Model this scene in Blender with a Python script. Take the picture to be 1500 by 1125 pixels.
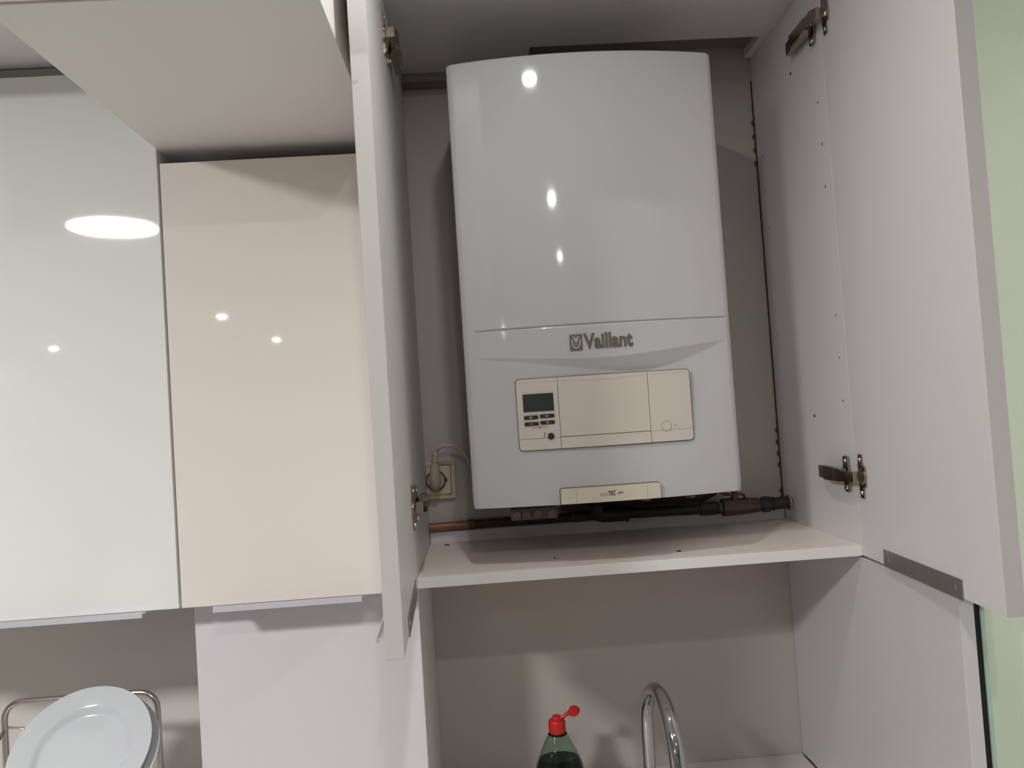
import bpy, bmesh, math, random
from mathutils import Vector, Matrix
random.seed(7)
for o in list(bpy.data.objects):
    bpy.data.objects.remove(o)
SC = bpy.context.scene
COL = SC.collection
Z0 = 1.40          # height of the cabinet shelf above the floor; all z below are relative to that shelf
D = 0.347          # back wall
CEIL = 1.08

# ---------------------------------------------------------------- camera
cam = bpy.data.cameras.new('camera')
camo = bpy.data.objects.new('camera', cam)
COL.objects.link(camo)
fw = Vector((0.040355, 0.998581, 0.034758)).normalized()
up = Vector((0.06403, -0.0373, 0.997251))
rt = fw.cross(up).normalized()
up = rt.cross(fw).normalized()
mw = Matrix((rt, up, -fw)).transposed().to_4x4()
mw.translation = Vector((0.12661, -1.34242, 0.26867 + Z0))
camo.matrix_world = mw
cam.sensor_fit = 'HORIZONTAL'
cam.sensor_width = 36.0
cam.lens = 1154.34 / 1500 * 36.0
cam.clip_start = 0.02
SC.camera = camo

# ---------------------------------------------------------------- world, exposure
w = bpy.data.worlds.new('world')
SC.world = w
w.use_nodes = True
w.node_tree.nodes['Background'].inputs[0].default_value = (0.9, 0.95, 1.0, 1)
w.node_tree.nodes['Background'].inputs[1].default_value = 0.02
SC.view_settings.view_transform = 'Standard'
SC.view_settings.look = 'None'
SC.view_settings.gamma = 1.0
SC.view_settings.use_curve_mapping = False
SC.view_settings.exposure = 0.11
try:
    SC.cycles.use_denoising = True
    SC.cycles.max_bounces = 10
    SC.cycles.diffuse_bounces = 6
    SC.cycles.caustics_reflective = False
    SC.cycles.caustics_refractive = False
except Exception:
    pass

# lamp table: position, power (the fixtures and their lights are built further down)
LAMP_POWER = 46.0
SPOT_POWER = {0: 2.5, 1: 5.0, 2: 2.6, 3: 7.0, 4: 9.0, 5: 9.0, 6: 9.0}
LAMP_COL = (1.0, 0.985, 0.975)
SPOT_COL = (1.0, 0.975, 0.96)
LAMP_AT = (-1.205, -1.68)
SPOTS = [(0.19, -0.557), (0.215, -1.672), (0.242, -2.837), (-1.673, -4.353), (-1.73, -6.07), (-3.56, -5.70), (1.90, -1.05)]  # last spot is added to brighten the green wall


# ---------------------------------------------------------------- materials
def mat(name, col, rough=0.5, metal=0.0, var=0.03, scale=6.0, bump=0.0, bscale=60.0, spec=0.5, coat=0.0, specks=None,
        trans=0.0, ior=1.45, emit=None):
    m = bpy.data.materials.new(name)
    m.use_nodes = True
    nt = m.node_tree
    N, L = nt.nodes, nt.links
    b = N['Principled BSDF']
    b.inputs['Roughness'].default_value = rough
    b.inputs['Metallic'].default_value = metal
    b.inputs['Specular IOR Level'].default_value = spec
    b.inputs['Coat Weight'].default_value = coat
    b.inputs['Coat Roughness'].default_value = 0.03
    b.inputs['Transmission Weight'].default_value = trans
    b.inputs['IOR'].default_value = ior
    tc = N.new('ShaderNodeTexCoord')
    nz = N.new('ShaderNodeTexNoise')
    nz.inputs['Scale'].default_value = scale
    nz.inputs['Detail'].default_value = 4
    L.new(tc.outputs['Object'], nz.inputs['Vector'])
    mx = N.new('ShaderNodeMix')
    mx.data_type = 'RGBA'
    c0 = [max(0, c * (1 - var)) for c in col]
    c1 = [min(1, c * (1 + var)) for c in col]
    mx.inputs[6].default_value = (*c0, 1)
    mx.inputs[7].default_value = (*c1, 1)
    L.new(nz.outputs['Fac'], mx.inputs[0])
    out = mx.outputs[2]
    if specks:
        sc, thr, scol = specks
        n2 = N.new('ShaderNodeTexNoise')
        n2.inputs['Scale'].default_value = sc
        n2.inputs['Detail'].default_value = 2
        L.new(tc.outputs['Object'], n2.inputs['Vector'])
        rp = N.new('ShaderNodeValToRGB')
        rp.color_ramp.elements[0].position = thr
        rp.color_ramp.elements[1].position = min(1.0, thr + 0.03)
        L.new(n2.outputs['Fac'], rp.inputs[0])
        m2 = N.new('ShaderNodeMix')
        m2.data_type = 'RGBA'
        m2.inputs[7].default_value = (*scol, 1)
        L.new(rp.outputs[0], m2.inputs[0])
        L.new(out, m2.inputs[6])
        out = m2.outputs[2]
    L.new(out, b.inputs['Base Color'])
    if bump:
        n3 = N.new('ShaderNodeTexNoise')
        n3.inputs['Scale'].default_value = bscale
        n3.inputs['Detail'].default_value = 3
        L.new(tc.outputs['Object'], n3.inputs['Vector'])
        bp = N.new('ShaderNodeBump')
        bp.inputs['Strength'].default_value = bump
        bp.inputs['Distance'].default_value = 0.002
        L.new(n3.outputs['Fac'], bp.inputs['Height'])
        L.new(bp.outputs[0], b.inputs['Normal'])
    if emit:
        b.inputs['Emission Color'].default_value = (*emit[0], 1)
        b.inputs['Emission Strength'].default_value = emit[1]
    return m


M = {
    'melamine': mat('white_melamine', (0.70, 0.685, 0.675), 0.42, var=0.02, bump=0.04, bscale=300),
    'shelf_edge': mat('pale_edging', (0.80, 0.77, 0.75), 0.4, var=0.02),
    'edge': mat('scuffed_edge_band', (0.53, 0.50, 0.49), 0.45, var=0.02, specks=(38, 0.735, (0.42, 0.36, 0.31))),
    'white_panel': mat('white_carcass_panel', (0.80, 0.785, 0.77), 0.5, var=0.01),
    'shelf': mat('shelf_melamine', (0.92, 0.82, 0.77), 0.35, var=0.03, bump=0.04, bscale=300),
    'gloss_white': mat('gloss_white_front', (0.83, 0.84, 0.815), 0.03, var=0.01),
    'gloss_cream_reflect': mat('gloss_cream_reflect_front', (0.83, 0.775, 0.715), 0.03, var=0.01),  # same fronts as the white ones, with a warm reflection painted in
    'wall': mat('painted_wall', (0.49, 0.45, 0.42), 0.6, var=0.04, bump=0.05, bscale=90),
    'pillar': mat('pillar_paint', (0.69, 0.675, 0.71), 0.5, var=0.02, bump=0.04, bscale=90),
    'splash': mat('side_panel_white', (0.62, 0.60, 0.63), 0.22, var=0.02),
    'left_wall_pale': mat('paler_left_wall', (0.70, 0.665, 0.635), 0.4, var=0.03),
    'green': mat('pale_green_paint', (0.83, 0.91, 0.775), 0.5, var=0.02, bump=0.03, bscale=120),
    'ceiling': mat('ceiling_paint', (0.74, 0.74, 0.735), 0.7, var=0.02),
    'floor': mat('floor_tiles', (0.40, 0.385, 0.37), 0.35, var=0.08),
    'room': mat('far_room_paint', (0.42, 0.41, 0.40), 0.7, var=0.02),
    'void': mat('dark_board', (0.20, 0.17, 0.15), 0.8, var=0.1),
    'grey_trim': mat('grey_filler_strip', (0.36, 0.35, 0.345), 0.5, var=0.04),
    'enamel': mat('boiler_enamel', (0.535, 0.53, 0.54), 0.06, var=0.01),
    'beige': mat('beige_plastic', (0.64, 0.575, 0.50), 0.4, var=0.02),
    'beige2': mat('beige_plastic_badge', (0.64, 0.575, 0.45), 0.4, var=0.02),
    'seam': mat('dark_seam', (0.16, 0.135, 0.11), 0.7, var=0.1),
    'display': mat('liquid_crystal_display', (0.035, 0.045, 0.042), 0.25, var=0.15, scale=40),
    'bezel': mat('pale_grey_bezel', (0.56, 0.53, 0.48), 0.35, var=0.02),
    'key': mat('dark_brown_key', (0.035, 0.022, 0.02), 0.4, var=0.1),
    'icon': mat('pale_icon_print', (0.55, 0.52, 0.48), 0.5, var=0.02),
    'print': mat('dark_print', (0.06, 0.05, 0.045), 0.5, var=0.05),
    'print_grey': mat('grey_print', (0.28, 0.25, 0.22), 0.5, var=0.05),
    'logo': mat('brushed_grey_logo', (0.17, 0.15, 0.13), 0.4, metal=0.3, var=0.12, scale=80),
    'logo_light': mat('light_metal_logo', (0.50, 0.48, 0.46), 0.35, metal=0.2, var=0.04),
    'steel': mat('nickel_hinge_steel', (0.40, 0.335, 0.27), 0.2, metal=1.0, var=0.1, scale=60),
    'alu': mat('brushed_aluminium', (0.60, 0.58, 0.63), 0.4, metal=0.25, var=0.05, scale=120),
    'alu_dark': mat('aluminium_back_plate', (0.36, 0.345, 0.335), 0.4, metal=0.8, var=0.05, scale=120),
    'screw': mat('screw_steel', (0.75, 0.72, 0.68), 0.2, metal=1.0, var=0.05),
    'chrome': mat('chrome', (0.52, 0.52, 0.53), 0.06, metal=1.0, var=0.01),
    'wire': mat('stainless_wire', (0.62, 0.57, 0.52), 0.2, metal=1.0, var=0.05),
    'hole': mat('hole_dark', (0.07, 0.04, 0.03), 0.8, var=0.1),
    'rust': mat('brown_sealant', (0.13, 0.065, 0.035), 0.8, var=0.5, scale=40),
    'pipe_black': mat('black_lagged_pipe', (0.018, 0.018, 0.02), 0.55, var=0.2),
    'brass': mat('tarnished_brass', (0.10, 0.065, 0.045), 0.45, metal=0.6, var=0.3, scale=60),
    'copper': mat('dull_copper', (0.25, 0.13, 0.07), 0.5, metal=0.4, var=0.35, scale=14),
    'pipe_dark': mat('dark_brown_pipe', (0.05, 0.033, 0.025), 0.6, var=0.4, scale=20),
    'fitting': mat('grey_cast_fitting', (0.26, 0.22, 0.20), 0.55, metal=0.3, var=0.5, scale=60),
    'ivory': mat('aged_ivory_plastic', (0.60, 0.51, 0.34), 0.4, var=0.04),
    'plug': mat('beige_rubber', (0.50, 0.43, 0.35), 0.5, var=0.06),
    'rubber': mat('black_rubber', (0.012, 0.010, 0.012), 0.6, var=0.1),
    'glass_edge': mat('green_glass_edge', (0.42, 0.56, 0.47), 0.15, var=0.1, scale=50),
    'porcelain': mat('white_porcelain', (0.62, 0.64, 0.67), 0.10, var=0.01, coat=0.5),
    'red': mat('red_plastic', (0.55, 0.018, 0.012), 0.35, var=0.04),
    'bottle': mat('clear_green_plastic', (0.66, 0.78, 0.66), 0.05, var=0.02, trans=1.0, ior=1.3),
    'liquid': mat('dark_green_soap', (0.001, 0.016, 0.004), 0.3, var=0.3, scale=30),
    'worktop': mat('light_worktop', (0.66, 0.63, 0.60), 0.3, var=0.06, scale=30),
    'lampwhite': mat('lamp_housing', (0.85, 0.85, 0.85), 0.4, var=0.01),
    'lens': mat('glowing_lens', (0.9, 0.9, 0.9), 0.3, emit=((1.0, 0.97, 0.94), 45.0)),
    'crumb': mat('dark_crumb', (0.09, 0.045, 0.03), 0.8, var=0.2),
    'flake': mat('pale_flake', (0.75, 0.72, 0.68), 0.7, var=0.1),
}


# ---------------------------------------------------------------- object helpers
BASE = {}


def thing(name, label, cat, loc, group=None):
    o = bpy.data.objects.new(name, None)
    o.empty_display_size = 0.05
    o.location = (loc[0], loc[1], loc[2] + Z0)
    COL.objects.link(o)
    o['label'] = label
    o['category'] = cat
    if group:
        o['group'] = group
    BASE[o.name] = Vector((loc[0], loc[1], loc[2]))
    return o


def tag(o, label, cat, group=None):
    o['label'] = label
    o['category'] = cat
    if group:
        o['group'] = group
    return o


def obj(name, bm, m, parent=None, label=None, smooth=True, origin=None):
    """link a bmesh (built in scene coordinates) as one object"""
    base = BASE[parent.name] if parent else (Vector(origin) if origin else Vector((0, 0, 0)))
    for v in bm.verts:
        v.co -= base
    bmesh.ops.recalc_face_normals(bm, faces=bm.faces[:])
    for e in bm.edges:
        if len(e.link_faces) == 2 and e.calc_face_angle(0) > .62:
            e.smooth = False
    me = bpy.data.meshes.new(name)
    bm.to_mesh(me)
    bm.free()
    me.materials.append(m)
    o = bpy.data.objects.new(name, me)
    COL.objects.link(o)
    if parent:
        o.parent = parent
        BASE[o.name] = base
    else:
        o.location = (base.x, base.y, base.z + Z0)
        BASE[o.name] = base
    if label:
        o['label'] = label
    return o


def struct(name, bm, m):
    o = obj(name, bm, m)
    o['kind'] = 'structure'
    return o


def merge(bm, b2, mtx=None):
    if mtx is not None:
        bmesh.ops.transform(b2, matrix=mtx, verts=b2.verts[:])
    me = bpy.data.meshes.new('tmp')
    b2.to_mesh(me)
    b2.free()
    bm.from_mesh(me)
    bpy.data.meshes.remove(me)
    return bm


def box(x0, x1, y0, y1, z0, z1, bev=0.0, bm=None, mtx=None, seg=2):
    b = bmesh.new()
    bmesh.ops.create_cube(b, size=1.0)
    for v in b.verts:
        v.co = Vector((x0 + (v.co.x + .5) * (x1 - x0), y0 + (v.co.y + .5) * (y1 - y0), z0 + (v.co.z + .5) * (z1 - z0)))
    if bev > 0:
        bmesh.ops.bevel(b, geom=b.edges[:], offset=bev, segments=seg, affect='EDGES', profile=0.5)
    if bm is None:
        bm = bmesh.new()
    return merge(bm, b, mtx)


def tube(path, rad, seg=14, closed=False, bm=None, mtx=None):
    P = [Vector(p) for p in path]
    n = len(P)
    R = rad if isinstance(rad, (list, tuple)) else [rad] * n
    b = bmesh.new()
    rings = []
    ref = None
    for i in range(n):
        if closed:
            t = (P[(i + 1) % n] - P[i - 1]).normalized()
        else:
            t = (P[min(i + 1, n - 1)] - P[max(i - 1, 0)]).normalized()
        if ref is None:
            ref = Vector((0, 0, 1)) if abs(t.z) < .9 else Vector((1, 0, 0))
        u = (ref - t * ref.dot(t)).normalized()
        ref = u
        v = t.cross(u)
        rings.append([b.verts.new(P[i] + (u * math.cos(a) + v * math.sin(a)) * R[i])
                      for a in [2 * math.pi * k / seg for k in range(seg)]])
    m = n if closed else n - 1
    for i in range(m):
        A, B = rings[i], rings[(i + 1) % n]
        for k in range(seg):
            b.faces.new((A[k], A[(k + 1) % seg], B[(k + 1) % seg], B[k])).smooth = True
    if not closed:
        b.faces.new(rings[0][::-1]).smooth = False
        b.faces.new(rings[-1]).smooth = False
    if bm is None:
        bm = bmesh.new()
    return merge(bm, b, mtx)


def lathe(prof, seg=32, bm=None, mtx=None):
    """prof: (r, h) revolved about local z"""
    b = bmesh.new()
    rings = []
    for r, h in prof:
        if r < 1e-6:
            rings.append([b.verts.new((0, 0, h))])
        else:
            rings.append([b.verts.new((r * math.cos(2 * math.pi * k / seg), r * math.sin(2 * math.pi * k / seg), h)) for k in range(seg)])
    for A, B in zip(rings, rings[1:]):
        for k in range(seg):
            k2 = (k + 1) % seg
            if len(A) == 1 and len(B) == 1:
                continue
            if len(A) == 1:
                b.faces.new((A[0], B[k], B[k2]))
            elif len(B) == 1:
                b.faces.new((A[k], A[k2], B[0]))
            else:
                b.faces.new((A[k], A[k2], B[k2], B[k]))
    for f in b.faces:
        f.smooth = True
    b.normal_update()
    for e in b.edges:
        if len(e.link_faces) == 2 and e.calc_face_angle(0) > .62:
            e.smooth = False
    if bm is None:
        bm = bmesh.new()
    return merge(bm, b, mtx)


def frame(o, xa, ya, za):
    m = Matrix((Vector(xa), Vector(ya), Vector(za))).transposed().to_4x4()
    m.translation = Vector(o)
    return m


def axis(o, z):
    """matrix whose local z runs along z"""
    z = Vector(z).normalized()
    a = Vector((0, 0, 1)) if abs(z.z) < .9 else Vector((1, 0, 0))
    x = a.cross(z).normalized()
    return frame(o, x, z.cross(x), z)


def cyl(o, d, r, h, seg=20, bm=None, bev=0.0):
    if bev:
        pr = [(0, 0), (r - bev, 0), (r, bev), (r, h - bev), (r - bev, h), (0, h)]
    else:
        pr = [(0, 0), (r, 0), (r, h), (0, h)]
    return lathe(pr, seg, bm, axis(o, d))


def rrect(u0, u1, v0, v1, r, seg=5, corners=(1, 1, 1, 1)):
    """rounded rectangle outline, corners order: (u0v0, u1v0, u1v1, u0v1)"""
    pts = []
    for (cu, cv, a0, on, pu, pv) in ((u0 + r, v0 + r, 180, corners[0], u0, v0), (u1 - r, v0 + r, 270, corners[1], u1, v0),
                                     (u1 - r, v1 - r, 0, corners[2], u1, v1), (u0 + r, v1 - r, 90, corners[3], u0, v1)):
        if on:
            for k in range(seg + 1):
                a = math.radians(a0 + 90 * k / seg)
                pts.append((cu + r * math.cos(a), cv + r * math.sin(a)))
        else:
            pts.append((pu, pv))
    return pts


def prism(poly, d0, d1, mtx=None, bm=None, slices=None):
    """extrude polygon (local x,z) from y=d0 to y=d1; slices: x positions where the faces are cut"""
    b = bmesh.new()
    A = [b.verts.new((x, d0, z)) for x, z in poly]
    B = [b.verts.new((x, d1, z)) for x, z in poly]
    b.faces.new(A)
    b.faces.new(B[::-1])
    n = len(poly)
    for i in range(n):
        b.faces.new((A[i], B[i], B[(i + 1) % n], A[(i + 1) % n]))
    if slices:
        for x in slices:
            bmesh.ops.bisect_plane(b, geom=b.verts[:] + b.edges[:] + b.faces[:], plane_co=(x, 0, 0), plane_no=(1, 0, 0), dist=1e-6)
    if bm is None:
        bm = bmesh.new()
    return merge(bm, b, mtx)


# ================================================================ ROOM
XL, XR, YF = -4.0, 0.80, -7.2
XRR, YG = 2.6, -.20
struct('floor', box(XL - .1, XRR + .1, YF - .1, D + .1, -1.5, -1.4), M['floor'])
struct('ceiling', box(XL - .1, XRR + .1, YF - .1, D + .1, CEIL, CEIL + .1), M['ceiling'])
struct('wall_back', box(XL - .1, XRR + .1, D, D + .1, -1.4, CEIL), M['wall'])
struct('wall_left', box(XL - .1, XL, YF, D, -1.4, CEIL), M['room'])
struct('wall_front', box(XL - .1, XRR + .1, YF - .1, YF, -1.4, CEIL), M['room'])
struct('wall_right', box(XR, XRR, YG, D, -1.4, CEIL), M['green'])
struct('wall_right_far', box(XRR, XRR + .1, YF, D, -1.4, CEIL), M['green'])
struct('wall_pillar', box(-.3905, -.0045, .05, D - .0005, -.499, -.0195, .002), M['pillar'])
struct('wall_back_pale_left', box(XL, -.3915, D - .004, D - .0004, -.4995, -.019), M['left_wall_pale'])  # paler sheet added over the left stretch of the same back wall
struct('trim_1', box(.7858, .7942, -.268, .30, -.499, -.022), M['rubber'])
struct('trim_2', box(.7945, .7996, -.2715, .30, -.499, -.022, .001), M['glass_edge'])
struct('ceiling_bulkhead', box(XL, -.3925, -.46, D - .0005, .9005, CEIL), M['ceiling'])

# ================================================================ WORKTOP, BASE UNITS
obj_w = obj('worktop', box(XL + .002, .763, -.27, D - .001, -.54, -.50, .003), M['worktop'])
tag(obj_w, 'light worktop running along the wall under the cabinets', 'worktop')
for i, (a, b_) in enumerate(((-1.84, -1.24), (-1.24, -.64), (-.64, -.04), (-.04, .76))):
    t = thing('base_cabinet', ['white base cabinet, third to the left of the sink', 'white base cabinet, second to the left of the sink',
                               'white base cabinet just left of the sink', 'white base cabinet under the tap beside the green wall'][i],
              'cabinet', ((a + b_) / 2, 0, -1.4), 'base cabinets under the worktop')
    obj('body', box(a + .001, b_ - .001, -.23, D - .002, -1.3, -.5405), M['melamine'], t)
    obj('plinth', box(a + .001, b_ - .001, -.18, -.16, -1.4, -1.3005), M['grey_trim'], t)
    obj('door', box(a + .002, b_ - .002, -.25, -.2305, -1.296, -.545, .0015), M['gloss_white'], t)

# ================================================================ LEFT WALL CABINETS
HANDLE_H = 0.0066


def handle_bar(s0, s1, inner_h, thick, mtx, lip=0.013, inner=True):  # inner: back plate only (True) or lip only (False)
    """aluminium profile hooked under a door edge: local x along, y outwards (0 = inner face), z up (0 = door bottom)"""
    b = bmesh.new()
    if inner:
        box(s0, s1, -.0016, -.0001, -.0022, inner_h, .0003, b, mtx, 1)
        return b
    box(s0, s1, -.0016, thick + lip, -.0024, -.0006, .0003, b, mtx, 1)
    prism([(thick + lip - .002, .0030), (thick + lip - .0002, .0032), (thick + lip + .0008, -.0066), (thick + lip - .001, -.0070)],
          s0, s1, mtx @ Matrix(((0, 1, 0, 0), (1, 0, 0, 0), (0, 0, 1, 0), (0, 0, 0, 1))), b)
    return b


def closed_cabinet(x0, x1, zt, m, name_label, hx0, hx1, zb=-.0175):
    t = thing('wall_cabinet', name_label, 'cabinet', ((x0 + x1) / 2, .17, 0))
    obj('carcass', box(x0 + .001, x1 - .001, .001, D - .002, -.0185, zt - .004), M['melamine'], t)
    d = obj('door', box(x0, x1, -.020, -.0015, zb, zt, .0012), m, t)
    mt = frame((0, -.0015, zb), (1, 0, 0), (0, -1, 0), (0, 0, 1))
    obj('handle', handle_bar(hx0, hx1, .02, .0185, mt, .018, False), M['alu'], d)
    return t


closed_cabinet(-.986, -.3882, .8777, M['gloss_white'], 'tall glossy white wall cabinet with the reflected round lamp on its door', -.926, -.4404)
closed_cabinet(-.3840, -.0290, .7200, M['gloss_cream_reflect'], 'shorter glossy wall cabinet, warm reflection painted on its front, left of the open cabinet door', -.3277, -.0880)
o = struct('trim_3', box(-1.6, -.3925, -.004, .01, .8790, .8975), M['grey_trim'])

t = thing('overhead_cabinet', 'deep white cabinet jutting out overhead above the shorter glossy cabinet', 'cabinet', (-.207, -.2, .745))
obj('carcass', box(-.3885, -.0255, -.482, D - .002, .745, CEIL - .002, .0008), M['white_panel'], t)
d = obj('door', box(-.3885, -.0255, -.502, -.4835, .747, CEIL - .004, .001), M['gloss_cream_reflect'], t)

# ================================================================ OPEN BOILER CABINET
bc = thing('boiler_cabinet', 'open white wall cabinet with both doors swung out around the boiler', 'cabinet', (.382, .17, -.0184))
W = .764
ZT = 1.007
obj('side_panel', box(-.018, -.0003, 0, .338, -.0184, ZT + .018, .0008), M['melamine'], bc)
rs = obj('side_panel', box(W + .0003, W + .018, 0, .343, -.0184, ZT + .018, .0008), M['melamine'], bc)
obj('shelf', box(0, W, .001, .343, -.0184, -.0002, .0006), M['shelf'], bc, 'pinkish white bottom shelf with a pale front edge')
obj('shelf_edge', box(0, W, -.0004, .0009, -.0184, -.0002, .0004, seg=1), M['shelf_edge'], bc, 'pale edging strip along the shelf front')
# top panel with the notch cut out at its back
tp = bmesh.new()
poly = [(0, 0), (W, 0), (W, .333), (.748, .333), (.748, .235), (.271, .235), (.271, .333), (0, .333)]
prism(poly, ZT, ZT + .018, frame((0, 0, 0), (1, 0, 0), (0, 0, 1), (0, 1, 0)), tp)
obj('top_panel', tp, M['melamine'], bc, 'top panel with a flue notch sawn out at the back')
obj('cover_board', box(.10, .762, .12, .32, ZT + .0185, ZT + .034), M['void'], bc)  # board put in for the dim band seen through the notch
obj('rail', box(0, .28, .336, .3465, .977, .990), M['void'], bc)
obj('back_rail', box(.001, W - .001, .3405, .3465, 0, .0245, .0008), M['pillar'], bc)
# brown sealant in the corner behind the right side panel
b = tube([(W - .0006, .3455, .03 + .93 * k / 24) for k in range(25)], [.0017 + .0006 * random.random() for k in range(25)], 6)
for z in (.835, .865, .805, .775, .19, .165, .14, .115, .06, .045):
    lathe([(0, -.006), (.003, -.003), (.004, 0), (.003, .004), (0, .007)], 8, b, Matrix.Translation((W - .003, .3455, z)))
obj('sealant', b, M['rust'], bc, 'brown crumbling sealant line in the right back corner')
# shelf pin holes in the right side panel
for (y, z, r) in ((.1374, .8851, .0034), (.1516, .2224, .0034), (.0315, .7864, .0022), (.0286, .7096, .0022), (.0285, .6329, .0022),
                  (.3083, .7796, .0017), (.3084, .7026, .0017), (.3086, .6258, .0017), (.3054, .3949, .0017), (.0289, .4012, .0017),
                  (.0275, .3255, .0015), (.0263, .2493, .0020)):
    obj('pin_hole', cyl((W + .0002, y, z), (-1, 0, 0), r, .0004, 10), M['hole'], rs)


def swung_door(A, B, thick, sgn, label, hpl):
    """A hinge point, B free end of the inner face (plan view); sgn=+1 inner face looks to +x"""
    A = Vector((A[0], A[1], 0))
    Bv = Vector((B[0], B[1], 0))
    L = (Bv - A).length
    tdir = (Bv - A).normalized()
    out = Vector((-tdir.y, tdir.x, 0))
    if out.x * sgn > 0:
        out = -out
    zb, zt = -.0175, 1.022
    F = frame((A.x, A.y, zb), tdir, out, (0, 0, 1))        # local: x along the leaf, y outwards, z up
    H = zt - zb
    d = obj('door', box(0, L - .0012, 0, thick - .0025, 0, H, .0008, None, F), M['melamine'], bc, label)
    obj('edge_band', box(L - .0011, L, 0, thick, 0, H, .0005, None, F, 1), M['edge'], d, 'scuffed pale edge band')
    obj('gloss_front', box(0, L - .0012, thick - .0024, thick, 0, H, .0006, None, F, 1), M['gloss_cream_reflect'], d, 'glossy cream outer face')
    obj('handle', handle_bar(hpl[0], hpl[1], .0255, thick, F, hpl[2], False), M['alu'], d, 'pale aluminium handle lip under the bottom edge')
    obj('handle_plate', handle_bar(hpl[0], hpl[1], .0255, thick, F), M['alu_dark'], d, 'grey aluminium back plate screwed to the inner side')
    for s in (hpl[0] + .016, hpl[1] - .018):
        b = cyl((0, 0, 0), (0, 0, 1), .0042, .0008, 14, None, .0003)
        box(-.003, .003, -.0005, .0005, .0008, .0010, 0, b)
        box(-.0005, .0005, -.003, .003, .0008, .0010, 0, b)
        bmesh.ops.transform(b, matrix=F @ axis((s, -.0017, .0118), (0, -1, 0)), verts=b.verts[:])
        obj('screw', b, M['screw'], d)
    # hinges (local x along leaf, -y towards the inside of the cabinet)
    for zc in (.138, .938):
        b = bmesh.new()
        pl = [(.0115, -.037), (.024, -.037), (.024, -.019), (.034, -.016), (.034, .016), (.024, .019), (.024, .037), (.0115, .037),
              (.0085, .019), (.0085, -.019)]
        prism(pl, -.0030, -.0001, F @ Matrix.Translation((.008, 0, zc)), b)
        cyl((.031, -.0045, zc), (0, -1, 0), .0125, .0012, 24, b)
        bmesh.ops.transform(b, matrix=Matrix.Identity(4), verts=b.verts[:])
        b2 = bmesh.new()
        prism(pl, -.0030, -.0001, F @ Matrix.Translation((.008, 0, zc)), b2)
        b.free()
        lathe([(0, 0), (.0135, 0), (.0135, .0035), (.012, .0045), (0, .0045)], 24, b2, F @ axis((.030, -.0005, zc), (0, -1, 0)))
        obj('cup_plate', b2, M['steel'], d, 'nickel hinge cup plate')
        for dz in (-.028, .028):
            b = lathe([(0, 0), (.0038, 0), (.0030, .0016), (0, .0018)], 12, None, F @ axis((.0245, -.0030, zc + dz), (0, -1, 0)))
            obj('screw', b, M['screw'], d)
        # arm: lives against the side panel, world-aligned. sgn -> panel at x=0 (+1) or x=W (-1)
        px = 0.0 if sgn > 0 else W
        G = frame((px, 0, zb + zc), (0, 1, 0), (sgn, 0, 0), (0, 0, 1))  # local x = depth into cabinet, y = away from panel
        b = bmesh.new()
        # mounting plate with two wings
        wing = [(.020, .030), (.031, .032), (.037, .028), (.037, .012), (.056, .010), (.056, -.010), (.037, -.012), (.037, -.028), (.031, -.032),
                (.020, -.030), (.018, -.010), (.018, .010)]
        prism(wing, .0004, .0050, G, b)
        obj('mounting_plate', b, M['steel'], d)
        for dz in (-.023, .023):
            b = lathe([(0, 0), (.0048, 0), (.0040, .0022), (0, .0026)], 12, None, G @ axis((.0285, .0050, dz), (0, 1, 0)))
            obj('screw', b, M['screw'], d)
        b = bmesh.new()
        # long arm (hollow channel look: wide body, narrower tail, raised nose)
        prof = [(.016, .009), (.030, .0055), (.060, .0055), (.112, .0055), (.115, .009), (.113, .0165), (.075, .019), (.060, .022), (.034, .024),
                (.010, .0245), (.010, .016)]
        Gp = G @ Matrix(((1, 0, 0, 0), (0, 0, 1, 0), (0, 1, 0, 0), (0, 0, 0, 1)))
        prism(prof[:], -.0112, .0112, Gp, b)
        box(.040, .080, .0200, .0235, -.0124, .0124, .0008, b, G, 1)
        obj('hinge_arm', b, M['steel'], d)
        # link between arm and cup
        b = bmesh.new()
        link = [(.012, .012), (.016, .0245), (-.012, .0252), (-.0300, .0200), (-.0300, .0070), (-.010, .012)]
        prism(link, -.0085, .0085, Gp, b)
        obj('hinge_link', b, M['steel'], d)
    return d


swung_door((.0, -.0008), (.0160, -.3861), .0225, 1, 'left cabinet door swung fully open, seen edge-on', (.052, .288, .020))
swung_door((W, -.0008), (.7402, -.4083), .0230, -1, 'right cabinet door swung open, showing its white inner side', (.0850, .3160, .009))

# splash side panel at the right end of the worktop
o = obj('splash_panel', box(.7643, .7850, -.2713, D - .001, -.4995, -.0222, .0012), M['splash'])
tag(o, 'white upright panel at the right end of the worktop beside the tap', 'panel')

# ================================================================ BOILER
BX0, BX1, BZ0, BZ1 = .1019, .5713, .1055, .8823
XC, HW, BUL = (BX0 + BX1) / 2, (BX1 - BX0) / 2, .0286


def yf(x):
    return .02 - BUL * (1 - ((x - XC) / HW) ** 2)


def interp(tab, x):
    if x <= tab[0][0]:
        return tab[0][1]
    for (a, va), (b_, vb) in zip(tab, tab[1:]):
        if x <= b_:
            k = (x - a) / (b_ - a)
            return va + (vb - va) * k
    return tab[-1][1]


ZTOP = [(.125, .3640), (.1315, .3632), (.2185, .3560), (.30, .3510), (.358, .3503), (.43, .3560), (.5045, .3640), (.556, .3690)]
ZLOW = [(.125, .3620), (.1951, .3515), (.31, .3340), (.38, .3245), (.428, .3265), (.4775, .3375), (.529, .3560), (.556, .3680)]


def smooth(a, b_, x):
    k = max(0.0, min(1.0, (x - a) / (b_ - a)))
    return k * k * (3 - 2 * k)


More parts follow.
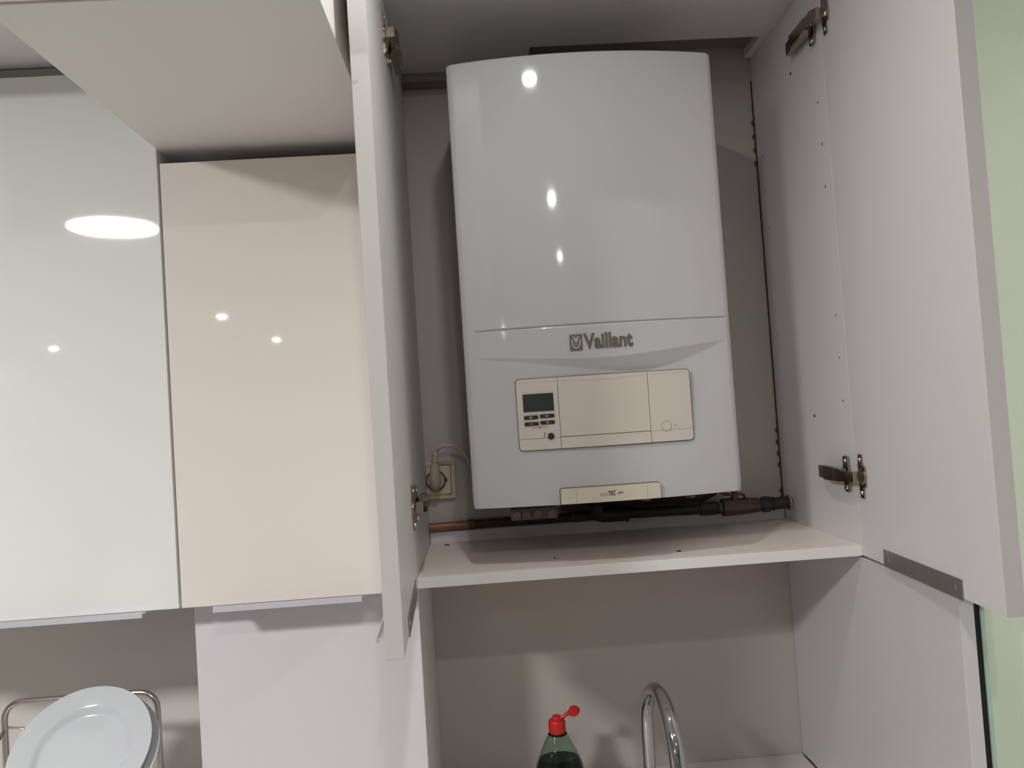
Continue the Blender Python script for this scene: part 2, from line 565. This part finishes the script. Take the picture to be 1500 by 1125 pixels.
def disp(x, z):
    """extra depth (inwards, +y) of the front cover"""
    d = 0.0
    if .1235 < x < .5640:                       # pressed line above the lettering
        g = math.exp(-((z - .4092) / .0013) ** 2)
        d += .0030 * g
    if .125 < x < .557:
        zt, zl = interp(ZTOP, x), interp(ZLOW, x)
        hgt = max(.0006, zt - zl)
        dep = .42 * hgt
        if z < zt:
            if z > zl:
                d += dep * (1 - (z - zl) / hgt) ** 0.9
            else:
                d += dep * (1 - smooth(zl, zl - .16, z)) if False else dep * max(0.0, min(1.0, (z - .17) / (zl - .17)))
    return d


bo = thing('boiler', 'white wall-hung gas boiler with beige control panel inside the open cabinet', 'boiler', (XC, .2, BZ0))
b = bmesh.new()
rad = .007
cols = [(BX0, .335), (BX0, .18), (BX0, yf(BX0) + rad + .006), (BX0, yf(BX0) + rad + .0035), (BX0 + .0012, yf(BX0) + rad + .0030), (BX0 + .0012, yf(BX0) + rad + .001)]
ncol = 100
for k in range(1, 5):
    a = math.radians(90 * k / 5)
    cols.append((BX0 + rad - rad * math.cos(a), yf(BX0) + rad - rad * math.sin(a)))
for k in range(ncol + 1):
    x = BX0 + rad + (BX1 - BX0 - 2 * rad) * k / ncol
    cols.append((x, yf(x)))
for k in range(1, 5)[::-1]:
    a = math.radians(90 * k / 5)
    cols.append((BX1 - rad + rad * math.cos(a), yf(BX1) + rad - rad * math.sin(a)))
cols += [(BX1, yf(BX1) + rad + .0035), (BX1, .18), (BX1, .335)]
zs = []
z = BZ0
while z < .19:
    zs.append(z)
    z += .012
z = .19
while z < .32:
    zs.append(z)
    z += .006
while z < .372:
    zs.append(z)
    z += .0012
while z < .4040:
    zs.append(z)
    z += .004
while z < .4145:
    zs.append(z)
    z += .0005
while z < BZ1 - .006:
    zs.append(z)
    z += .03
zs += [BZ1 - .006, BZ1 - .003, BZ1 - .001, BZ1]
grid = []
for z in zs:
    ins = 0.0
    e = BZ1 - z
    if e < .006:
        ins = .0035 * (1 - math.sqrt(max(0, 1 - ((.006 - e) / .006) ** 2)))
    e = z - BZ0
    if e < .004:
        ins = .0014 * (1 - e / .004)
    row = []
    for (x, y) in cols:
        kx = max(-1, min(1, (x - XC) / HW))
        fx = x - kx ** 9 * ins if abs(kx) > .5 else x
        front = y < .05
        row.append(b.verts.new((fx, y + (disp(x, z) if front else 0) + (ins if front else 0), z)))
    grid.append(row)
for r0, r1 in zip(grid, grid[1:]):
    for k in range(len(cols) - 1):
        b.faces.new((r0[k], r0[k + 1], r1[k + 1], r1[k]))
    b.faces.new((r0[-1], r0[0], r1[0], r1[-1]))
for f in b.faces:
    f.smooth = True
b.faces.new(grid[-1]).smooth = False
b.faces.new(grid[0][::-1]).smooth = False
obj('casing', b, M['enamel'], bo)


def curved(poly, proud, depth, bm=None, rec=None):
    """slab that follows the bulged front: polygon in (x,z), front face 'proud' metres in front of the cover"""
    xs = [p[0] for p in poly]
    n = max(1, int((max(xs) - min(xs)) / .008))
    sl = [min(xs) + (max(xs) - min(xs)) * k / n for k in range(1, n)]
    t_ = prism(poly, -proud, depth, None, None, sl)
    for v in t_.verts:
        v.co.y += yf(v.co.x)
    for f in t_.faces:
        f.smooth = True
    if bm is None:
        return t_
    return merge(bm, t_)


def circle(cx, cz, r, n=20):
    return [(cx + r * math.cos(2 * math.pi * k / n), cz + r * math.sin(2 * math.pi * k / n)) for k in range(n)]


def ringpts(cx, cz, r0, r1, proud, depth, bm=None, n=24):
    t_ = bmesh.new()
    V = []
    for k in range(n):
        a = 2 * math.pi * k / n
        c_, s_ = math.cos(a), math.sin(a)
        V.append([t_.verts.new((cx + r * c_, y, cz + r * s_)) for r, y in ((r0, -proud), (r1, -proud), (r1, depth), (r0, depth))])
    for k in range(n):
        A, B = V[k], V[(k + 1) % n]
        for j in range(4):
            t_.faces.new((A[j], A[(j + 1) % 4], B[(j + 1) % 4], B[j]))
    for v in t_.verts:
        v.co.y += yf(v.co.x)
    if bm is None:
        return t_
    return merge(bm, t_)


def text_bm(s, size, cx, cz, proud, depth, width=None, bold=0.0, shear=0.0, height=None):
    """flat lettering as mesh, centred at (cx, cz), laid on the bulged front"""
    c = bpy.data.curves.new('t', 'FONT')
    c.body = s
    c.size = size
    c.offset = bold
    c.shear = shear
    c.extrude = 0.5
    c.resolution_u = 4
    to = bpy.data.objects.new('t', c)
    COL.objects.link(to)
    dg = bpy.context.evaluated_depsgraph_get()
    me = bpy.data.meshes.new_from_object(to.evaluated_get(dg))
    t_ = bmesh.new()
    t_.from_mesh(me)
    bpy.data.objects.remove(to)
    bpy.data.curves.remove(c)
    bpy.data.meshes.remove(me)
    xs = [v.co.x for v in t_.verts]
    ys = [v.co.y for v in t_.verts]
    x0, x1, y0, y1 = min(xs), max(xs), min(ys), max(ys)
    kx = width / (x1 - x0) if width else 1.0
    kz = height / (y1 - y0) if height else 1.0
    for v in t_.verts:
        x = cx + (v.co.x - (x0 + x1) / 2) * kx
        zz = cz + (v.co.y - (y0 + y1) / 2) * kz
        y = -proud if v.co.z > 0 else depth
        v.co = Vector((x, yf(x) + y, zz))
    return t_


# --- emblem and lettering
em = obj('emblem', curved(rrect(.2832, .3050, .3652, .3928, .0012, 3), .0016, .004), M['logo'], bo, 'square grey metal emblem with an animal head in an oval')
bb = bmesh.new()
oval = [(.2941 + .0078 * math.cos(a), .3785 + .0100 * math.sin(a)) for a in [math.radians(200 + 140 * k / 14) for k in range(15)]]
inner = [(.2941 + .0058 * math.cos(a), .3785 + .0080 * math.sin(a)) for a in [math.radians(340 - 140 * k / 14) for k in range(15)]]
curved([(.2863, .3840)] + oval + [(.3019, .3840), (.2999, .3835)] + inner + [(.2883, .3835)], .0024, 0, bb)
curved([(.2905, .3898), (.2925, .3862), (.2941, .3852), (.2957, .3862), (.2977, .3898), (.2990, .3895), (.2975, .3835), (.2960, .3800), (.2941, .3790),
        (.2922, .3800), (.2907, .3835), (.2892, .3895)], .0024, 0, bb)
curved([(.2921, .3785), (.2929, .3785), (.2930, .3735), (.2922, .3735)], .0024, 0, bb)
curved([(.2953, .3785), (.2961, .3785), (.2960, .3735), (.2952, .3735)], .0024, 0, bb)
obj('relief', bb, M['logo_light'], em)
obj('lettering', text_bm('Vaillant', .034, .3492, .3800, .0018, .003, width=.0845, bold=.0011, height=.0262), M['logo'], bo, 'raised grey metal lettering')

# --- control panel
PX0, PX1, PZ0, PZ1 = .1872, .4862, .2008, .3215
cp = obj('control_panel', curved(rrect(PX0 - .0014, PX1 + .0014, PZ0 - .0014, PZ1 + .0014, .007), .0006, .02), M['seam'], bo, 'dark base of the beige control panel')
G1 = .0005
P = .0028


def flap(x0, x1, z0, z1, corners, label=None, proud=P):
    return obj('panel_cover', curved(rrect(x0, x1, z0, z1, .006, 5, corners), proud, .012), M['beige'], cp, label)


flap(PX0, .2575 - G1, .2197 + .0003, PZ1, (0, 0, 0, 1), 'beige cover with the display and keys')
flap(PX0, .2575 - G1, PZ0, .2197 - .0003, (1, 0, 0, 0))
flap(.2575 + G1, .4119 - G1, .2203 + .0006, PZ1, (0, 0, 0, 0), 'wide blank beige flap')
flap(.2575 + G1, .4119 - G1, PZ0, .2203 - .0006, (0, 0, 0, 0))
flap(.4119 + G1, PX1, .2200 + .0002, PZ1, (0, 0, 1, 0), 'beige cover with the round button')
flap(.4119 + G1, PX1, PZ0, .2200 - .0002, (0, 1, 0, 0))
# shallow curved rib along the top of the covers
bb = bmesh.new()
for (xa, xb) in ((PX0 + .003, .2560), (.2590, .4105), (.4135, PX1 - .003)):
    n = 14
    top = []
    bot = []
    for k in range(n + 1):
        x = xa + (xb - xa) * k / n
        z = interp([(.187, .3155), (.256, .3158), (.32, .3128), (.36, .3140), (.411, .3166), (.486, .3170)], x)
        top.append((x, z + .0002))
        bot.append((x, z - .0002))
    curved(bot + top[::-1], P + .0001, 0, bb)
obj('panel_rib', bb, M['print_grey'], cp)
obj('display_bezel', curved(rrect(.1950, .2512, .2605, .3000, .0012, 3), P + .0003, 0), M['bezel'], cp)
obj('display', curved(rrect(.1972, .2492, .2655, .2960, .0006, 2), P + .0005, 0), M['display'], cp, 'dark grey-green display')
for (xa, xb, za) in ((.1972, .2216, .2530), (.2240, .2490, .2540), (.1976, .2220, .2420), (.2244, .2490, .2430)):
    k_ = obj('key', curved(rrect(xa, xb, za, za + .0064, .0018, 4), P + .0012, 0), M['key'], cp, 'flat dark key with a pale icon')
    bb = bmesh.new()
    xm, zm = (xa + xb) / 2, za + .0032
    if za > .25:
        curved(rrect(xm - .0026, xm - .0010, zm - .0014, zm + .0014, .0003, 2), P + .0014, 0, bb)
        curved(rrect(xm - .0004, xm + .0022, zm + .0006, zm + .0013, .0002, 2), P + .0014, 0, bb)
        curved(rrect(xm - .0004, xm + .0022, zm - .0013, zm - .0006, .0002, 2), P + .0014, 0, bb)
    else:
        curved(rrect(xm - .0022, xm + .0022, zm - .0005, zm + .0005, .0002, 2), P + .0014, 0, bb)
        if xa > .22:
            curved(rrect(xm - .0006, xm + .0006, zm - .0018, zm + .0018, .0002, 2), P + .0014, 0, bb)
    obj('key_icon', bb, M['icon'], cp)
# wrench with two arcs, hourglass
bb = bmesh.new()


def stroke(pts, wd, bm_):
    L_, R_ = [], []
    for i, p in enumerate(pts):
        a = pts[max(0, i - 1)]
        c_ = pts[min(len(pts) - 1, i + 1)]
        dx, dz = c_[0] - a[0], c_[1] - a[1]
        l_ = math.hypot(dx, dz)
        nx, nz_ = -dz / l_ * wd / 2, dx / l_ * wd / 2
        L_.append((p[0] + nx, p[1] + nz_))
        R_.append((p[0] - nx, p[1] - nz_))
    obj('printed_symbol', curved(R_ + L_[::-1], P + .0003, 0), M['print'], cp)


stroke([(.2096, .2392), (.2130, .2382), (.2190, .2379)], .0006, bb)
stroke([(.2258, .2383), (.2320, .2388), (.2362, .2400)], .0006, bb)
stroke([(.2208, .2410), (.2222, .2392), (.2232, .2386)], .0011, bb)
stroke([(.2250, .2404), (.2242, .2388), (.2228, .2372), (.2216, .2362)], .0013, bb)
stroke([(.2290, .2285), (.2322, .2285)], .0007, bb)
stroke([(.2294, .2278), (.2306, .2255), (.2318, .2278)], .0009, bb)
stroke([(.2306, .2255), (.2304, .2225)], .0008, bb)
stroke([(.2288, .2215), (.2324, .2217)], .0007, bb)
stroke([(.2010, .2620), (.2190, .2626)], .0004, bb)
stroke([(.2290, .2630), (.2400, .2634)], .0004, bb)
bb = curved(circle(.2410, .2226, .0056), P + .0016, 0)
kn = obj('service_port', bb, M['key'], cp, 'round dark socket under the keys')
bb = ringpts(.4397, .2268, .0083, .0090, P + .0002, 0)
ringpts(.4546, .2269, .0021, .0027, P + .0002, 0, bb)
obj('button_ring', bb, M['print_grey'], cp)
b = curved(circle(.4397, .2268, .0080, 28), P + .0011, 0)
obj('reset_button', b, M['beige2'], cp, 'round beige push button')

# --- name badge at the lower edge
nb = obj('name_badge', curved(rrect(.2505, .4196, .1068, .1325, .004, 4, (0, 0, 1, 1)), .0085, .010), M['beige2'], bo, 'beige name badge at the lower edge')
obj('badge_outline', curved(rrect(.2490, .4210, .1062, .1340, .005, 4, (0, 0, 1, 1)), .0012, .010), M['seam'], bo)
for x in (.2765, .3967):
    bb = curved([(x - .0003, .1070), (x + .0003, .1070), (x + .0003, .1310), (x - .0003, .1310)], .0087, 0)
    obj('badge_line', bb, M['print_grey'], nb)
obj('badge_lettering', text_bm('eco', .0100, .3228, .1190, .0088, 0, width=.0125, height=.0052), M['print_grey'], nb)
obj('badge_lettering', text_bm('TEC', .0110, .3362, .1206, .0088, 0, width=.0130, bold=.0004, height=.0080), M['print'], nb)
obj('badge_lettering', text_bm('pro', .0080, .3508, .1196, .0088, 0, width=.0090, bold=.0002, shear=.25, height=.0050), M['print'], nb)
# stubs and fittings below the casing
for (x, y) in ((.20, .22), (.262, .22), (.44, .22), (.53, .22)):
    obj('pipe_stub', tube([(x, y, BZ0 + .01), (x, y, .075)], .010, 12), M['fitting'], bo)
b = box(.170, .262, .195, .235, .056, .078, .004)
for x in (.182, .200, .222, .250):
    cyl((x, .197, .067), (0, -1, 0), .0085, .010, 12, b, .001)
obj('filling_link', b, M['fitting'], bo, 'grey cast filling fitting under the casing')
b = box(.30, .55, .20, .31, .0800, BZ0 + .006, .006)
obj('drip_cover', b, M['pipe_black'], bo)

# ================================================================ PIPES
gp = thing('gas_pipe', 'black pipe with a brass stop valve under the boiler', 'pipe', (.55, .27, .044))
obj('pipe', tube([(.345, .262, .0785), (.345, .263, .060), (.348, .265, .050), (.356, .268, .046), (.368, .27, .0450), (.46, .27, .0445), (.585, .27, .0430), (.602, .27, .0430)], .0105, 14), M['pipe_black'], gp)
obj('elbow', tube([(.345, .262, .068), (.3455, .263, .056), (.350, .265, .048), (.358, .268, .0455), (.405, .27, .0452)], .0150, 14), M['pipe_black'], gp)
obj('coupling', cyl((.404, .27, .0452), (1, 0, 0), .0165, .008, 16, None, .001), M['pipe_black'], gp)
obj('coupling', cyl((.560, .27, .0435), (1, 0, 0), .0140, .035, 8, None, .001), M['pipe_black'], gp)
b = tube([(.598, .27, .043), (.606, .27, .043), (.607, .27, .043), (.622, .27, .043), (.650, .27, .043), (.664, .27, .0435), (.665, .27, .0435), (.682, .27, .0435)],
         [.013, .013, .0185, .0185, .0170, .0170, .0155, .0155], 10)
cyl((.634, .27, .055), (0, 0, 1), .0075, .012, 12, b)
obj('valve_body', b, M['brass'], gp, 'tarnished brass valve body')
b = box(.622, .648, .262, .278, .0670, .0700, .001)
tube([(.624, .27, .0690), (.610, .268, .072), (.600, .266, .079), (.592, .264, .082)], .0035, 8, False, b)
tube([(.646, .27, .0690), (.654, .27, .066), (.656, .27, .056)], .003, 8, False, b)
cyl((.634, .27, .070), (0, 0, 1), .006, .006, 12, b)
cyl((.634, .27, .081), (0, 0, 1), .012, .004, 12, b)
obj('valve_handle', b, M['brass'], gp)
b = tube([(.680, .27, .0435), (.688, .27, .0435), (.692, .27, .0435), (.706, .27, .0435), (.708, .27, .0435), (.736, .27, .0440), (.752, .27, .0440)],
         [.010, .0145, .0165, .0160, .0125, .0125, .0125], 12)
cyl((.712, .27, .0437), (1, 0, 0), .0140, .003, 14, b)
obj('pipe_end', b, M['pipe_black'], gp)
o_ = obj('pipe_clip', tube([(.747, .27 + .0145 * math.sin(a), .044 + .0145 * math.cos(a)) for a in [2 * math.pi * k / 14 for k in range(14)]], .0025, 6, True), M['fitting'], gp)

hp = thing('copper_pipe', 'brown copper pipe along the back wall above the white rail', 'pipe', (.2, .33, .036))
obj('pipe', tube([(.0008, .334, .0355), (.04, .334, .0362), (.088, .334, .0365)], .0090, 12), M['copper'], hp)
obj('pipe', tube([(.088, .334, .0365), (.2, .334, .0365), (.74, .334, .0365)], .0092, 12), M['pipe_dark'], hp, 'darker stretch of pipe')  # stretch beyond the first joint is a darker brown
obj('dark_filler_pipe', tube([(.27, .312, BZ0 - .002), (.272, .312, .078), (.285, .312, .066), (.32, .312, .064), (.58, .312, .064), (.60, .312, .072), (.602, .312, BZ0 - .002)], .0125, 12), M['pipe_dark'], hp, 'added dark pipe deepening the dark under the casing')  # pipe added to darken the space under the boiler
obj('joint', tube([(.083, .334, .0365), (.096, .334, .0365)], .0105, 12), M['rust'], hp)
obj('joint', tube([(.30, .334, .0365), (.33, .334, .0365)], .0108, 12), M['rust'], hp)

# ================================================================ SOCKET AND PLUG
so = thing('wall_socket', 'yellowed ivory wall socket low on the cabinet back wall', 'socket', (.0205, D, .134))
FS = frame((.0205, D, .134), (1, 0, 0), (0, 1, 0), (0, 0, 1))
b = prism(rrect(-.0205 + .0008, .0400, -.0400, .0400, .003, 4), -.0085, -.0003, FS)
obj('frame', b, M['ivory'], so)
sf = obj('faceplate', prism(rrect(-.0200, .0310, -.0300, .0300, .004, 5), -.0120, -.0086, FS), M['ivory'], so)
obj('face_gap', prism(rrect(-.0203, .0325, -.0315, .0315, .004, 5), -.0090, -.0084, FS), M['seam'], so)
obj('recess', lathe([(.0205, 0), (.0218, .0018), (.0200, .0030), (.0192, .0005), (0, .0004)], 28, None, axis((.0205, D - .0121, .134), (0, -1, 0))), M['seam'], so, 'dark rim of the socket well')
for a in (0, 180):
    c_ = math.cos(math.radians(a))
    obj('earth_clip', box(.0205 + c_ * .0215 - .0022, .0205 + c_ * .0215 + .0022, D - .0150, D - .0118, .130, .138, .0005, seg=1), M['key'], so) if a == 0 else None

pc = thing('power_cord', 'beige plug with its cord curving behind the boiler', 'plug', (.0205, D - .02, .13))
b = lathe([(0, 0), (.0182, 0), (.0182, .008), (.0165, .012), (0, .0125)], 28, None, axis((.0205, D - .0128, .133), (0, -1, 0)))
obj('plug_base', b, M['plug'], pc)
b = tube([(.0200, D - .022, .122), (.0200, D - .030, .128), (.0205, D - .036, .140), (.0212, D - .040, .155), (.0222, D - .041, .168)], [.010, .0125, .0118, .0105, .0092], 16)
obj('plug_grip', b, M['plug'], pc)
b = bmesh.new()
for k in range(4):
    z = .168 + .0065 * k
    lathe([(0, 0), (.0088 - .0006 * k, 0), (.0092 - .0006 * k, .0022), (.0085 - .0006 * k, .0042), (.006, .0046), (.006, .0066), (0, .0066)], 14, b, axis((.0222 + .0005 * k, D - .041, z), (.06, 0, 1)))
obj('strain_relief', b, M['plug'], pc)
cp_ = [(.0236, .3060, .1890), (.0255, .3050, .1960), (.0301, .303, .2015), (.0360, .301, .2050), (.0432, .300, .2072), (.0520, .300, .2074), (.0601, .300, .2058), (.0710, .301, .2012),
       (.0806, .302, .1945), (.0880, .304, .1850), (.0934, .307, .1724), (.0968, .312, .1550), (.0975, .318, .1368), (.0965, .326, .1150), (.0985, .333, .0945), (.105, .337, .075)]
obj('cable', tube(cp_, .0036, 10), M['plug'], pc)

# ================================================================ SMALL BITS ON THE SHELF
for (x, y, sx, sy, m, lab) in ((.4604, .0609, .0045, .0025, 'crumb', 'dark crumb near the front edge of the cabinet shelf'),
                               (.0369, .3094, .0060, .0020, 'crumb', 'dark flake in the left back corner of the cabinet shelf'),
                               (.7362, .2984, .0070, .0030, 'flake', 'white paint flake in the right back corner of the cabinet shelf'),
                               (.2400, .0800, .0016, .0014, 'crumb', 'tiny dark speck on the left half of the cabinet shelf')):
    b = bmesh.new()
    bmesh.ops.create_icosphere(b, subdivisions=2, radius=1.0)
    for v in b.verts:
        k = 1 + .35 * math.sin(9 * v.co.x + 5 * v.co.y + 3 * v.co.z)
        v.co = Vector((x + v.co.x * sx * k, y + v.co.y * sy * k, .0012 + v.co.z * .0013))
    tag(obj('crumb', b, M[m]), lab, 'crumb')

# ================================================================ TAP
fa = thing('tap', 'chrome swan-neck kitchen tap in front of the back wall', 'tap', (.40, .16, -.50))
rear = Vector((.4000, .160, 0))
front = Vector((.4130, -.030, 0))
pts, rr = [], []
ztop, zarc = -.2450, -.3450
hw_ = (front - rear) / 2
mid = (front + rear) / 2
for z in (-.47, -.42, -.38):
    pts.append((rear.x, rear.y, z))
    rr.append(.0118)
for k in range(19):
    a = math.pi * k / 18
    p = mid - hw_ * math.cos(a)
    pts.append((p.x, p.y, zarc + (ztop - zarc) * math.sin(a)))
    rr.append(.0118 + .0022 * k / 18)
for z in (-.375, -.40):
    pts.append((front.x + .0008, front.y - .002, z))
    rr.append(.0142)
obj('spout', tube(pts, rr, 24), M['chrome'], fa)
obj('tap_body', lathe([(0, 0), (.027, 0), (.027, .006), (.021, .010), (.021, .055), (.014, .062), (0, .062)], 28, None, Matrix.Translation((rear.x, rear.y, -.4999))), M['chrome'], fa)
obj('lever', tube([(rear.x + .02, rear.y, -.465), (rear.x + .045, rear.y - .005, -.462), (rear.x + .09, rear.y - .01, -.445)], [.011, .006, .005], 12), M['chrome'], fa)

# ================================================================ WASHING-UP LIQUID
BXc, BYc = .2325, .200
ds = thing('soap_bottle', 'washing-up liquid bottle with a red flip cap and dark green soap', 'bottle', (BXc, BYc, -.50))
ell = Matrix.Translation((BXc, BYc, 0)) @ Matrix.Diagonal((1.0, .68, 1.0, 1.0))
obj('bottle_body', lathe([(0, -.4995), (.040, -.4995), (.046, -.495), (.049, -.465), (.0485, -.430), (.0445, -.412), (.0340, -.388), (.0235, -.366), (.0165, -.3535), (.0150, -.3500), (.0128, -.3500),
                          (.0150, -.3560), (.0222, -.3675), (.0326, -.389), (.0430, -.413), (.0470, -.430), (.0475, -.465), (.0445, -.492), (0, -.4960)], 40, None, ell), M['bottle'], ds)
obj('soap', lathe([(0, -.4958), (.0442, -.4918), (.0472, -.465), (.0467, -.430), (.0427, -.413), (.0378, -.4022), (0, -.4022)], 40, None, ell), M['liquid'], ds)
ca = obj('cap', lathe([(0, -.3545), (.0158, -.3545), (.0168, -.3530), (.0166, -.3345), (.0150, -.3310), (.0095, -.3275), (.0085, -.3240), (.0060, -.3225), (0, -.3220)], 32, None, Matrix.Translation((BXc, BYc, 0))), M['red'], ds)
b = tube([(BXc + .009, BYc, -.3285), (BXc + .017, BYc, -.3235), (BXc + .026, BYc - .002, -.3190)], [.0040, .0036, .0050], 10)
lathe([(0, -.0048), (.0096, -.0040), (.0116, 0), (.0096, .0040), (0, .0048)], 24, b, axis((BXc + .0345, BYc - .002, -.3165), (-.25, -.62, .75)))
obj('flip_lid', b, M['red'], ds)
obj('neck_ring', lathe([(.0135, -.3600), (.0172, -.3590), (.0172, -.3560), (.0140, -.3548)], 28, None, Matrix.Translation((BXc, BYc, 0))), M['liquid'], ds)

# ================================================================ DISH RACK AND PLATES
dr = thing('dish_rack', 'stainless wire dish rack on the worktop below the tall cabinet', 'rack', (-.61, .0, -.50))


def loop(y, z0, z1, x0, x1, r, lean=0.0):
    pts = []
    for (cx, cz, a0) in ((x0 + r, z0 + r, 180), (x1 - r, z0 + r, 270), (x1 - r, z1 - r, 0), (x0 + r, z1 - r, 90)):
        for k in range(7):
            a = math.radians(a0 + 15 * k)
            z = cz + r * math.sin(a)
            pts.append((cx + r * math.cos(a), y + lean * (z - z0), z))
    return pts


obj('frame', tube(loop(.14, -.494, -.1980, -.771, -.498, .031), .0056, 12, True), M['wire'], dr)
obj('frame', tube(loop(-.16, -.494, -.400, -.771, -.498, .030), .0056, 12, True), M['wire'], dr)
for x in (-.771, -.498):
    obj('side_wire', tube([(x, .14, -.245), (x, .06, -.29), (x, -.06, -.38), (x, -.16, -.42)], .0036, 8), M['wire'], dr)
    obj('side_wire', tube([(x, .14, -.425), (x, -.16, -.425)], .0036, 8), M['wire'], dr)
for k in range(7):
    x = -.740 + .035 * k
    obj('base_wire', tube([(x, .14, -.425), (x, .06, -.410), (x, .0, -.392), (x, -.045, -.378), (x, -.078, -.352), (x, -.092, -.405), (x, -.16, -.425)], .0022, 6), M['wire'], dr)
obj('base_wire', tube([(-.771, .14, -.34), (-.738, .138, -.31), (-.722, .138, -.265), (-.738, .138, -.245), (-.769, .14, -.242)], .0024, 8), M['wire'], dr)


def plate(c, n, R_, label, m=M['porcelain']):
    c = Vector(c)
    n = Vector(n).normalized()
    prof = [(0, -.004), (R_ * .56, -.004), (R_ * .575, -.0055), (R_ * .62, -.002), (R_ * .68, .006), (R_ * .97, .0145), (R_, .0160), (R_ * .995, .0178), (R_ * .96, .0170),
            (R_ * .72, .0112), (R_ * .690, .0098), (R_ * .655, .0050), (R_ * .625, .0012), (R_ * .59, .0000), (0, .0000)]
    b_ = lathe(prof, 72, None, axis(c, n))
    o_ = obj('plate', b_, m, None, None, True, c)
    return tag(o_, label, 'plate', 'plates in the dish rack')


pn = Vector((.043, -.687, .725))
plate((-.5787, .0314, -.2601), pn, .1135, 'white rimmed dinner plate at the front of the dish rack')
plate((-.5705, .0420, -.2745), pn, .1135, 'white plate mostly hidden behind the front plate in the rack')

# ================================================================ LAMPS
cl = thing('ceiling_lamp', 'large round flat ceiling lamp, seen as the reflection on the white cabinet door', 'lamp', (LAMP_AT[0], LAMP_AT[1], CEIL))
obj('lamp_body', lathe([(0, 0), (.165, 0), (.165, -.022), (.156, -.026), (.154, -.022), (0, -.022)], 48, None, Matrix.Translation((LAMP_AT[0], LAMP_AT[1], CEIL - .0005))), M['lampwhite'], cl)
la = bpy.data.lights.new('lamp_light', 'AREA')
la.shape = 'DISK'
la.size = .305
la.energy = LAMP_POWER
la.color = LAMP_COL
lo = bpy.data.objects.new('lamp_light', la)
COL.objects.link(lo)
lo.parent = cl
lo.location = (0, 0, -.0275)
for i, (x, y) in enumerate(SPOTS):
    t = thing('downlight', ['small recessed ceiling spot right in front of the boiler cabinet', 'small recessed ceiling spot behind the camera, second from the boiler',
                            'small recessed ceiling spot, third from the boiler', 'small recessed ceiling spot in the middle of the far room', 'small recessed ceiling spot at the end of the far room',
                            'small recessed ceiling spot in the far corner on the left', 'added ceiling spot brightening the green wall on the right'][i], 'lamp', (x, y, CEIL), 'recessed ceiling spots')
    obj('trim_ring', lathe([(.034, -.0005), (.046, -.0005), (.045, -.005), (.036, -.007), (.034, -.0005)], 28, None, Matrix.Translation((x, y, CEIL))), M['screw'], t)
    obj('lens', lathe([(0, -.0030), (.026, -.0030), (.026, -.0020), (0, -.0020)], 28, None, Matrix.Translation((x, y, CEIL))), M['lens'], t)
    la = bpy.data.lights.new('spot_light', 'AREA')
    la.shape = 'DISK'
    la.size = .050
    la.energy = SPOT_POWER[i]
    la.color = SPOT_COL
    lo = bpy.data.objects.new('spot_light', la)
    COL.objects.link(lo)
    lo.parent = t
    lo.location = (0, 0, -.004)
